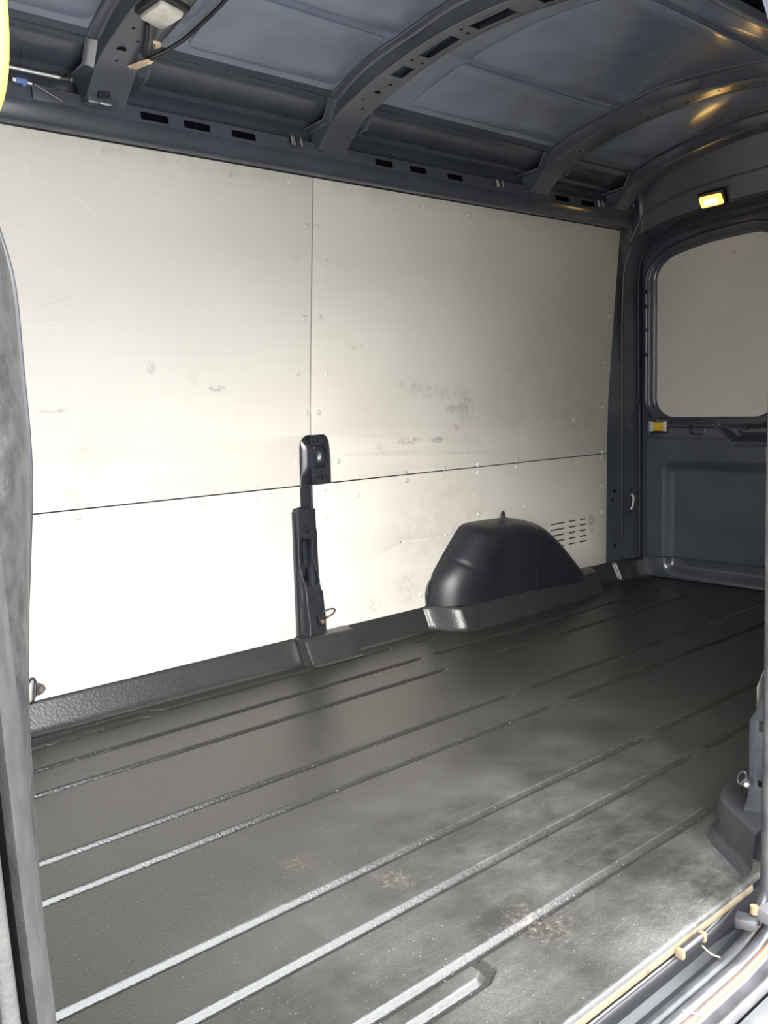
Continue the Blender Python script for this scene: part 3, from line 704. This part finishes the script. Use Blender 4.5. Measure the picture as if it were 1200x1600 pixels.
# interior lamps -------------------------------------------------------
def lamp(label, c, R, lens, bulb, sx=.06, sy=.034):
    t = thing('interior_lamp', label, 'lamp', 'oblong interior lamps', c); t.rotation_euler = R
    box('housing', (0, 0, .004), (sx+.016, sy+.014, .012), BLACK, t, None, .004)
    bm = bmesh.new(); bm_box(bm, (0, 0, -.006), (sx, sy, .014), None, .006); from_bm('lens', bm, lens, t)
    if bulb:
        bm = bmesh.new(); bm_box(bm, (0, 0, -.0135), (sx*.5, sy*.55, .003), None, .001); from_bm('bulb_glow', bm, bulb, t)
    return t
lamp('clear unlit roof lamp on the front rib above the glue blobs', (.865, 1.505, 1.345), (math.radians(12), 0, math.radians(90)), CLEAR, None, .075, .048)
lamp('lit amber interior lamp on the header over the rear doors', (2.775, 1.512, 1.252), (math.radians(-4), math.radians(52), 0), AMBER, AMBERC, .036, .072)

# rear frame, header and pillar ------------------------------------------
A = [(2.722, yw(z)+.003, z) for z in (-.01, .2, .46, .7, .91, 1.04, 1.12, 1.17, 1.203)]+[(2.735, 1.775, 1.215), (2.74, 1.765, 1.245), (2.745, 1.76, 1.275), (2.745, 1.755, 1.325), (2.74, 1.72, 1.35), (2.735, 1.62, 1.385), (2.73, 1.50, 1.41), (2.73, YC, 1.437)]
B = [(2.800, 1.856, z) for z in (-.01, .2, .46, .7, .85)]+[(2.80, 1.855, .93), (2.80, 1.853, 1.00), (2.80, 1.849, 1.06), (2.80, 1.840, 1.10), (2.80, 1.826, 1.14), (2.80, 1.812, 1.162), (2.80, 1.79, 1.181), (2.80, 1.765, 1.193), (2.80, 1.72, 1.207), (2.80, 1.64, 1.224), (2.80, 1.50, 1.240), (2.80, YC, 1.252)]
Cc = [(2.812, y+.004, z+.004) for _, y, z in B]
Dd = [(2.862, 1.838, z) for z in (-.01, .2, .46, .7, .85)]+[(2.862, 1.840, .93), (2.862, 1.842, 1.00), (2.862, 1.84, 1.06), (2.862, 1.832, 1.10), (2.862, 1.820, 1.135), (2.862, 1.806, 1.155), (2.862, 1.786, 1.172), (2.862, 1.755, 1.186), (2.862, 1.71, 1.200), (2.862, 1.63, 1.214), (2.862, 1.50, 1.228), (2.862, YC, 1.238)]
Ee = [(2.93, y, z) for _, y, z in Dd]
def mid(a, b, t, dx=0): return [tuple(Vector(p)*(1-t)+Vector(q)*t+Vector((dx, 0, 0))) for p, q in zip(a, b)]
AB1 = mid(A, B, .35); AB2 = mid(A, B, .88, 0)
wr_ = sempty('wall_rear', 'dark painted rear body frame around the back doors', 'wall')
def sm(c): return [tuple(p) for p in smooth_path(c, 3)]
def mir(c): return [(x, 2*YC-y, z) for x, y, z in c]
for mm in (lambda c: c, mir):
    cs = [mm(sm(c)) for c in (A, AB1, AB2, B, Cc, Dd, Ee)]
    o = grid('door_frame', cs, PAINT, wr_, angle=35)
    tube('header_ridge', mm(sm(mid(A, B, .62)))[27:], .0035, PAINT, wr_, 8)
    tube('edge_bead', mm(sm(B))[2:], .0038, STRUT, wr_, 10)
# hinge, and pillar holes as black discs with the shade in their colour
for (x, y, z, r) in ((2.762, 1.8625, .315, .010), (2.755, 1.864, .285, .009), (2.770, 1.862, .155, .006), (2.765, 1.8625, .12, .010)):
    bm = bmesh.new(); bm_tube(bm, [(x, y+.002, z), (x, y-.0012, z)], r*.6, 10); from_bm('hole', bm, VOID, wr_)
t = thing('door_check_catch', 'small worn steel catch in the dark rear pillar recess', 'catch', None, (2.835, 1.846, .275))
bm = bmesh.new(); bm_box(bm, (0, 0, 0), (.012, .004, .09), None, .001); from_bm('catch_plate', bm, PAINT, t)
tube('catch_lever', smooth_path([(-.004, -.008, .026), (.0, -.014, .012), (-.002, -.012, -.010), (-.008, -.008, -.030)], 5), .0042, CLEAR, t, 8)
box('catch_block', (-.004, -.006, -.012), (.010, .012, .022), DSTEEL, t, None, .002)
box('outer_side', ((X0+X1)/2, 1.955, .66), (X1-X0+.3, .006, 1.6), PAINT, wr_, bev=0)
box('outer_top', ((X0+X1)/2, .580, 1.395), (X1-X0+.3, .20, .14), PAINT, wr_, bev=0)
box('outer_top', ((X0+X1)/2, 1.885, 1.395), (X1-X0+.3, .17, .14), PAINT, wr_, bev=0)
# outer wall to seal behind the frame
box('outer_panel', (X1+.055, YC, .68), (.01, 1.6, 1.6), PAINT, wr_, bev=0)

# rear door ------------------------------------------------------------
dr = sempty('door_1', 'dark blue rear door with a boarded window opening', 'door')
def sd_rr(y, z, y0, y1, z0, z1, r):
    cy, cz = (y0+y1)/2, (z0+z1)/2; qy = abs(y-cy)-(y1-y0)/2+r; qz = abs(z-cz)-(z1-z0)/2+r
    return math.hypot(max(qy, 0), max(qz, 0))+min(max(qy, qz), 0)-r
def topz(y):   # window top edge follows the roof curve
    return interp(y, [1.40, 1.447, 1.51, 1.578, 1.64, 1.694, 1.732, 1.78], [1.151, 1.151, 1.148, 1.143, 1.133, 1.121, 1.112, 1.098])
def sd_win(y, z):
    zt = topz(y); zz = z if z < .9 else .9+(z-.9)*(.251/(zt-.9))
    return sd_rr(y, zz, 1.352, 1.779, .571, 1.151, .070)
def sd_card(y, z):
    a = sd_rr(y, z, 1.372, 1.810, .075, .500, .018)
    # cut-away below the pull handle
    b = sd_rr(y, z, 1.30, 1.49, .474, .60, .02)
    slope = (z-(.49+.5*(y-1.515)))
    return max(a, -b)
def door_x(y, z):
    x = 2.880
    w = sd_win(y, z)
    x -= .010*sst(.050, .030, w) if False else 0
    x += .012*(1-sst(.004, .022, w))
    if w < .004: x += .024*sst(.004, -.004, w) if False else .024*(1-sst(-.006, .004, w))
    # raised outer flange ring around the window
    x -= .008*math.exp(-((w-.030)/.006)**2)
    # card edge
    x -= .004*(1-sst(-.004, .001, sd_card(y, z)))
    # deep pressing
    rc = sd_rr(y, z, 1.0, 1.748, .012+(1.75-y)*-.02, .425, .050)
    x += .024*(1-sst(-.042, .0, rc))
    # pull-handle hollow
    h = sd_rr(y, z, 1.22, 1.50+.06*sst(.50, .56, z), .492, .548, .022)
    x += .026*(1-sst(-.018, .004, h))-.004*math.exp(-((h-.008)/.005)**2)
    h2 = sd_rr(y, z, 1.22, 1.475+.03*sst(.51, .55, z), .508, .542, .012)
    x += .010*(1-sst(-.012, .004, h2))
    # square finger hole
    q = sd_rr(y, z, 1.590, 1.638, .511, .549, .012)
    x += .014*(1-sst(-.003, .001, q))-.003*math.exp(-((q-.003)/.0025)**2)
    # label pocket
    q = sd_rr(y, z, 1.722, 1.799, .517, .560, .006)
    x += .004*(1-sst(-.002, .001, q))-.0015*math.exp(-((q-.003)/.002)**2)
    # door edge rolls back
    x += .03*(1-sst(0, .006, 1.830-y if z < 1.06 else min(1.83-y, 9)))
    return x
NY, NZ = 235, 470
def build_door(sgn, y_in):
    bmp = bmesh.new(); bmc = bmesh.new()
    y0, y1 = 1.249, 1.832; z0, z1 = .004, 1.235
    P = []
    for i in range(NY+1):
        y = y0+(y1-y0)*i/NY; r = []
        for j in range(NZ+1):
            z = z0+(z1-z0)*j/NZ; r.append((door_x(y, z), y if sgn > 0 else 2*YC-y, z, sd_win(y, z), sd_card(y, z)))
        P.append(r)
    for bm, want in ((bmp, 0), (bmc, 1)):
        V = {}
        def v(i, j):
            if (i, j) not in V: V[(i, j)] = bm.verts.new(P[i][j][:3])
            return V[(i, j)]
        for i in range(NY):
            for j in range(NZ):
                q = P[i][j]
                if q[3] < -.02: continue
                if (q[4] < -.001) != bool(want): continue
                bm.faces.new((v(i, j), v(i+1, j), v(i+1, j+1), v(i, j+1)))
    return bmp, bmc
a_, b_ = build_door(1, 0)
from_bm('door_shell', a_, PAINT, dr, angle=60); o = from_bm('door_card', b_, CARD, dr, angle=60)
o['label'] = 'matt grey black trim card with pressed outline'
a_, b_ = build_door(-1, 0)
dr2 = sempty('door_2', 'second dark blue rear door beyond the centre gap', 'door')
from_bm('door_shell', a_, PAINT, dr2, angle=60); from_bm('door_card', b_, CARD, dr2, angle=60)
def wboard(sgn, parent):
    out = []
    for k in range(15): y = 1.335+.46*k/14; out.append((y, min(topz(y)+.02, 1.172)))
    pts = [(1.335, .552), (1.795, .552)]+list(reversed(out))
    bd = plate('window_board', pts, [], .004, lambda u, v, w: Vector((2.8985+w, u if sgn > 0 else 2*YC-u, v)), BOARD, parent, 0, smooth=False)
    bd['label'] = 'pale board closing the rear door window'
    for (y, z) in ((1.68, 1.065), (1.50, 1.10), (1.755, .98), (1.755, .86), (1.74, .70), (1.70, .60), (1.42, .60), (1.42, .72)):
        o = bpy.data.objects.new('screw_cap', capA); C.objects.link(o); o.parent = bd
        o.location = (2.8985, y if sgn > 0 else 2*YC-y, z); o.rotation_euler = (0, 0, math.radians(-90))
    return bd
wboard(1, dr); wboard(-1, dr2)
# clips along the window flange
for (z) in (1.005, .955, .875, .79):
    box('trim_clip', (2.872, 1.804, z), (.012, .010, .013), STRUT, dr, None, .002)
# weather seal at door edge
tube('door_seal', [(2.868, 1.829, z) for z in (.07, .3, .54)]+[(2.866, 1.8275, .56), (2.866, 1.8275, .62)], .0045, RUBBER, dr, 8)
tube('door_seal', smooth_path([(2.868, 1.832, .64), (2.868, 1.834, .85), (2.868, 1.834, 1.05), (2.868, 1.822, 1.12), (2.868, 1.795, 1.155), (2.868, 1.73, 1.178), (2.868, 1.60, 1.198), (2.868, 1.42, 1.212), (2.868, 1.25, 1.22)], 6), .0035, RUBBER, dr, 8)
# amber reflector label
lb = thing('door_reflector', 'small amber reflector with white end caps on the rear door', 'reflector', None, (2.8785, 1.7605, .5385))
box('amber_face', (0, 0, 0), (.006, .038, .030), YELLOW, lb, None, .001)
box('amber_facet', (-.003, .0, .0), (.002, .024, .020), YELLOW, lb, None, .0008)
for s in (-1, 1):
    e = box('end_cap', (0, s*.0265, 0), (.006, .012, .033), WHITE, lb, None, .001)
    for dz in (-.009, .008):
        box('mark', (-.0034, s*.0265, dz), (.0006, .004, .004 if dz > 0 else .002), BLACK, e, None, 0)
# rubber buffer in the pull-handle hollow
bm = bmesh.new(); bm_tube(bm, [(2.905, 1.452, .534), (2.893, 1.452, .534)], .009, 16); from_bm('buffer', bm, BLACK, dr)

# front bulkhead and near side wall ----------------------------------------
pts = [(yw(z), z) for z in (-.03, .45, .97, 1.2)]+[(1.76, 1.3), (1.6, 1.39), (YC, 1.44)]
pts = pts+[(2*YC-a, b) for a, b in reversed(pts[:-1])]
bm = bmesh.new(); f = bm.faces.new([bm.verts.new((X0+.01, a, b)) for a, b in pts])
wf = from_bm('wall_front', bm, BOARD, None, smooth=False); struct(wf, 'pale boarded bulkhead behind the cab', 'wall')
wn_ = sempty('wall_right', 'near side wall of the van around the side door opening', 'wall')
def ny(z): return 2*YC-yw(z)
OX0, OX1, OZ = .20, 1.20, 1.19
for (xa, xb, zs) in ((X0, .185, (-.6, .2, .45, .64, .97, 1.21)), (.185, OX1, (OZ, 1.21))):
    rows = [[(x, ny(z), z) for z in zs] for x in (xa, xb)]
    grid('inner_skin', rows, PAINT, wn_)
rows = []
for x, yy in ((1.203, .550), (1.30, .585), (1.46, None), (2.93, None)):
    rows.append([(x, ny(z) if yy is None or z < -.02 else min(ny(z), yy if z > .25 else yy+.03), z) for z in (-.08, -.01, .12, .25, .32, .45, .64, .97, 1.21)])
grid('inner_lining', rows, BOARD, wn_)
zs = (-.35, -.1, .2, .45, .64, .97, 1.21, 1.40)
for (xa, xb) in ((OX1-.02, X1+.06), (X0-.05, .145)):
    grid('outer_skin', [[(x, ny(z)-.13+(.05 if z > 1 else 0)+(.10 if z > 1.3 else 0), z) for z in zs] for x in (xa, xb)], CREAM if xb < 1 else PAINT, wn_)
grid('outer_skin', [[(x, ny(z)-.13+(.05 if z > 1.17 else .05)+(.10 if z > 1.3 else 0), z) for z in (OZ, 1.21, 1.40)] for x in (.10, OX1+.02)], PAINT, wn_)
grid('outer_skin', [[(x, .70, 1.40), (x, .95, 1.455)] for x in (X0-.05, X1+.05)], PAINT, wn_)
grid('header_underside', [[(x, ny(OZ)-.09, OZ), (x, ny(OZ)+.003, OZ)] for x in (.1, OX1+.02)], PAINT, wn_)
# rear post of the side door
post = thing('door_post', 'dark painted steel post at the rear of the side door opening', 'post')
pp = [(.50, -.06), (.57, -.03), (.58, .03), (.596, .060), (.588, .088), (.586, .110), (.587, .200), (.567, .240), (.545, .30), (.53, .45), (.525, .60), (.525, .75), (.525, .95), (.525, 1.2), (.47, 1.2), (.49, .5)]
plate('post_flange', pp, [rrect(.566, .575, .188, .204, .002, 3), rrect(.566, .575, .108, .118, .002, 3), rrect(.55, .56, .30, .32, .003, 3)], .004,
      lambda u, v, w: Vector((1.200-w, u, v)), STRUT, post, .0006)
box('post_back', (1.203, .515, .56), (.004, .06, 1.2), VOID, post, None, 0)
t = lashing('small worn lashing ring on the rear post of the side door', (1.190, .588, .112), (-1, 0, 0), (0, 1, 0), (0, 0, 1), (0, .8, .6), .5, rust=False, ax=(-.1, .35, .9), roff=.022)
# door seals
sealp = [(1.136, .522, 1.15), (1.108, .520, 1.0), (1.094, .517, .60), (1.099, .518, .33), (1.102, .519, .20), (1.104, .520, .08), (1.103, .520, .015), (1.092, .520, -.008), (1.07, .520, -.020)]
o = tube('door_weather_seal', smooth_path(sealp, 6), .0085, RUBBER, wn_, 12)
o.location.x += .012
# B pillar trim and seal at left
zz = [.10, .20, .292, .392, .45, .505, .574, .643, .72, .80, .90, 1.0, 1.16]
def yS(z): return interp(z, [.1, .292, .392, .505, .643, .8, 1.16], [.512, .5235, .531, .535, .541, .556, .60])
bp_ = thing('door_pillar_trim', 'leathery grey trim on the front pillar of the side door opening', 'pillar trim')
edge = [(.240, .688, .40), (.240, .678, .46), (.240, .659, .519), (.240, .645, .567), (.240, .634, .609), (.240, .631, .644), (.240, .633, .687), (.240, .636, .743), (.238, .648, .779), (.228, .660, .83), (.21, .68, .90), (.20, .69, 1.0), (.20, .70, 1.16)]
edge = [(.240, .71, -.02), (.240, .71, .10), (.240, .70, .25)]+edge
ed = smooth_path(edge, 4)
rows = []
for p in ed:
    a = Vector((.178, yS(p.z)+.008, p.z)); b = Vector(p)
    r = [a*(1-t)+b*t+Vector((.012*math.sin(math.pi*t)*.6, -.012*math.sin(math.pi*t)*.6, 0)) for t in (0, .12, .25, .4, .55, .7, .85, .95, 1)]
    r += [b+Vector((.001, .006, 0)), b+Vector((-.03, .02, 0))]
    rows.append([tuple(q) for q in r])
grid('pillar_trim', rows, TRIMG, bp_, angle=60)
tube('trim_edge', [p+Vector((0, .002, 0)) for p in ed], .0035, BLACK, bp_, 8)
sl = thing('door_seal_strip', 'pale grey rubber seal strip running down the front door frame', 'seal')
rows = []
for k in range(41):
    z = -.05+1.2*k/40; y = yS(z)
    dx = interp(z, [-.05, .25, .40, .64, .80, 1.15], [.0, 0, -.0025, -.0065, -.017, -.055])
    rows.append([(.168+dx, y+.014, z), (.163+dx, y-.036, z), (.166+dx, y-.0415, z), (.178+dx, y-.024, z), (.184+dx, y-.010, z), (.190+dx, y, z), (.1905+dx, y+.004, z), (.186+dx, y+.012, z)])
grid('seal_face', rows, GREYPL, sl, angle=25)
grid('seal_gap', [[(.158+r[0][0]-.168, r[0][1]+.006, r[0][2]), (.140+r[0][0]-.168, r[0][1]-.075, r[0][2])] for r in rows], VOID, sl)
tube('inner_bead', [(r[0][0]-.021, r[0][1]-.072, r[0][2]) for r in rows], .0055, GREYPL, sl, 8)
tube('chrome_bead', smooth_path([(.132, .450, -.05), (.132, .453, .22), (.130, .454, .26), (.124, .456, .31), (.118, .458, .5)], 6), .0045, STEEL, sl, 8)

# yellow grab handle ---------------------------------------------------------
gh = thing('grab_handle', 'bright yellow grab handle at the upper front corner of the side door', 'handle')
hp = smooth_path([(.098, .41, .774), (.116, .405, .772), (.131, .40, .784), (.1385, .40, .807), (.139, .40, .86), (.136, .40, .95), (.132, .405, 1.02), (.10, .42, 1.05)], 6)
tube('grip', hp, .0175, HANDLEY, gh, 16)
for p in (hp[0], hp[-1]): box('mount', (p.x-.012, p.y+.01, p.z), (.02, .03, .05), BLACK, gh, None, .004)

# sill ------------------------------------------------------------------------
si = sempty('trim_3', 'side door sill with rubber seals and metal step', 'sill')
XS = [-.1+.05*k for k in range(28)]
def bend(x): return .020*sst(1.00, 1.22, x)
def strip(name, prof, m, label=None, x1=1.26):
    xs_ = [x for x in XS if x < x1]+[x1]
    o = grid(name, [[(x, y+bend(x), z) for y, z in prof] for x in xs_], m, si, angle=35)
    if label: o['label'] = label
    return o
strip('metal_rail', [(.5505, -.018), (.5490, -.0195), (.5465, -.019), (.5455, -.021), (.5455, -.026), (.547, -.030)], DSTEEL, 'dull metal rail under the floor edge', 1.13)
strip('dark_channel', [(.556, -.022), (.554, -.050), (.545, -.056), (.530, -.055), (.526, -.048)], BLACK)
def half_tube(cy, cz, r, n=9): return [(cy+r*math.cos(math.pi*k/n), cz+r*math.sin(math.pi*k/n)) for k in range(n+1)]
strip('rubber_seal', [(.5275, -.055)]+half_tube(.519, -.042, .0085)+[(.5105, -.048)], RUBBER, 'inner black rubber door seal')
strip('rubber_seal', [(.5105, -.048)]+half_tube(.5025, -.040, .008)+[(.4945, -.045)], GUTTER, 'outer grey rubber door seal')
strip('dusty_seal_edge', [(.4955, -.0385), (.4945, -.037), (.4910, -.036), (.4885, -.0385), (.488, -.043)], RUST, 'dusty orange edge of the seal')
strip('gutter', [(.4885, -.043), (.486, -.046), (.476, -.047), (.472, -.0455)], GUTTER)
strip('sill_ridge', [(.4725, -.046), (.470, -.041), (.4665, -.039), (.463, -.041), (.462, -.050)], SILL, 'pale rounded metal ridge of the sill')
strip('sill_gap', [(.463, -.047), (.459, -.060), (.457, -.047)], VOID)
strip('outer_step', [(.4575, -.050), (.456, -.046), (.452, -.044), (.430, -.043), (.427, -.0445), (.425, -.043), (.38, -.044), (.34, -.050), (.335, -.10), (.335, -.35)], SILL, 'bright metal outer step of the sill')
# roller catch on the floor edge
rc = thing('edge_roller', 'small dark roller set into the beige floor edge', 'roller', None, (.971, .5455, -.0135))
tube('roller', [(-.021, 0, 0), (.021, 0, 0)], .0052, DSTEEL, rc, 12)
for s in (-1, 1): box('roller_cheek', (s*.0255, .0, -.001), (.007, .012, .013), BEIGE, rc, None, .002)
# latch arm at the right
la = thing('door_latch_arm', 'worn grey steel latch arm at the rear end of the sill', 'latch', None, (1.062, .497, -.001))
box('arm', (.030, -.012, .006), (.075, .034, .018), SILL, la, Matrix.Rotation(math.radians(-12), 3, 'Z'), .004)
box('arm_foot', (-.012, .018, -.004), (.022, .026, .014), RUBBER, la, Matrix.Rotation(math.radians(20), 3, 'Z'), .003)
tube('arm_pin', [(-.004, .012, .006), (-.004, .012, .016)], .005, RUST, la, 10)
# a straw-like splinter and a hair on the sill
o = tube('dry_stalk', smooth_path([(.874, .5005, -.0305), (.883, .489, -.0335), (.893, .482, -.038)], 5), .0007, WHITE, None, 6); tag(o, 'thin pale dry stalk lying on the orange seal edge', 'debris')
o = tube('plastic_shred', smooth_path([(.985, .539, -.019), (.990, .530, -.028), (.995, .520, -.031)], 5), .0012, BEIGE, None, 6); tag(o, 'tiny beige shred hanging beside the floor edge roller', 'debris')

# ground outside -----------------------------------------------------------------
bm = bmesh.new(); bmesh.ops.create_grid(bm, x_segments=2, y_segments=2, size=15); bmesh.ops.translate(bm, vec=(0, 0, -.52), verts=bm.verts)
struct(from_bm('ground', bm, GROUND), 'pale concrete ground outside the van', 'ground')
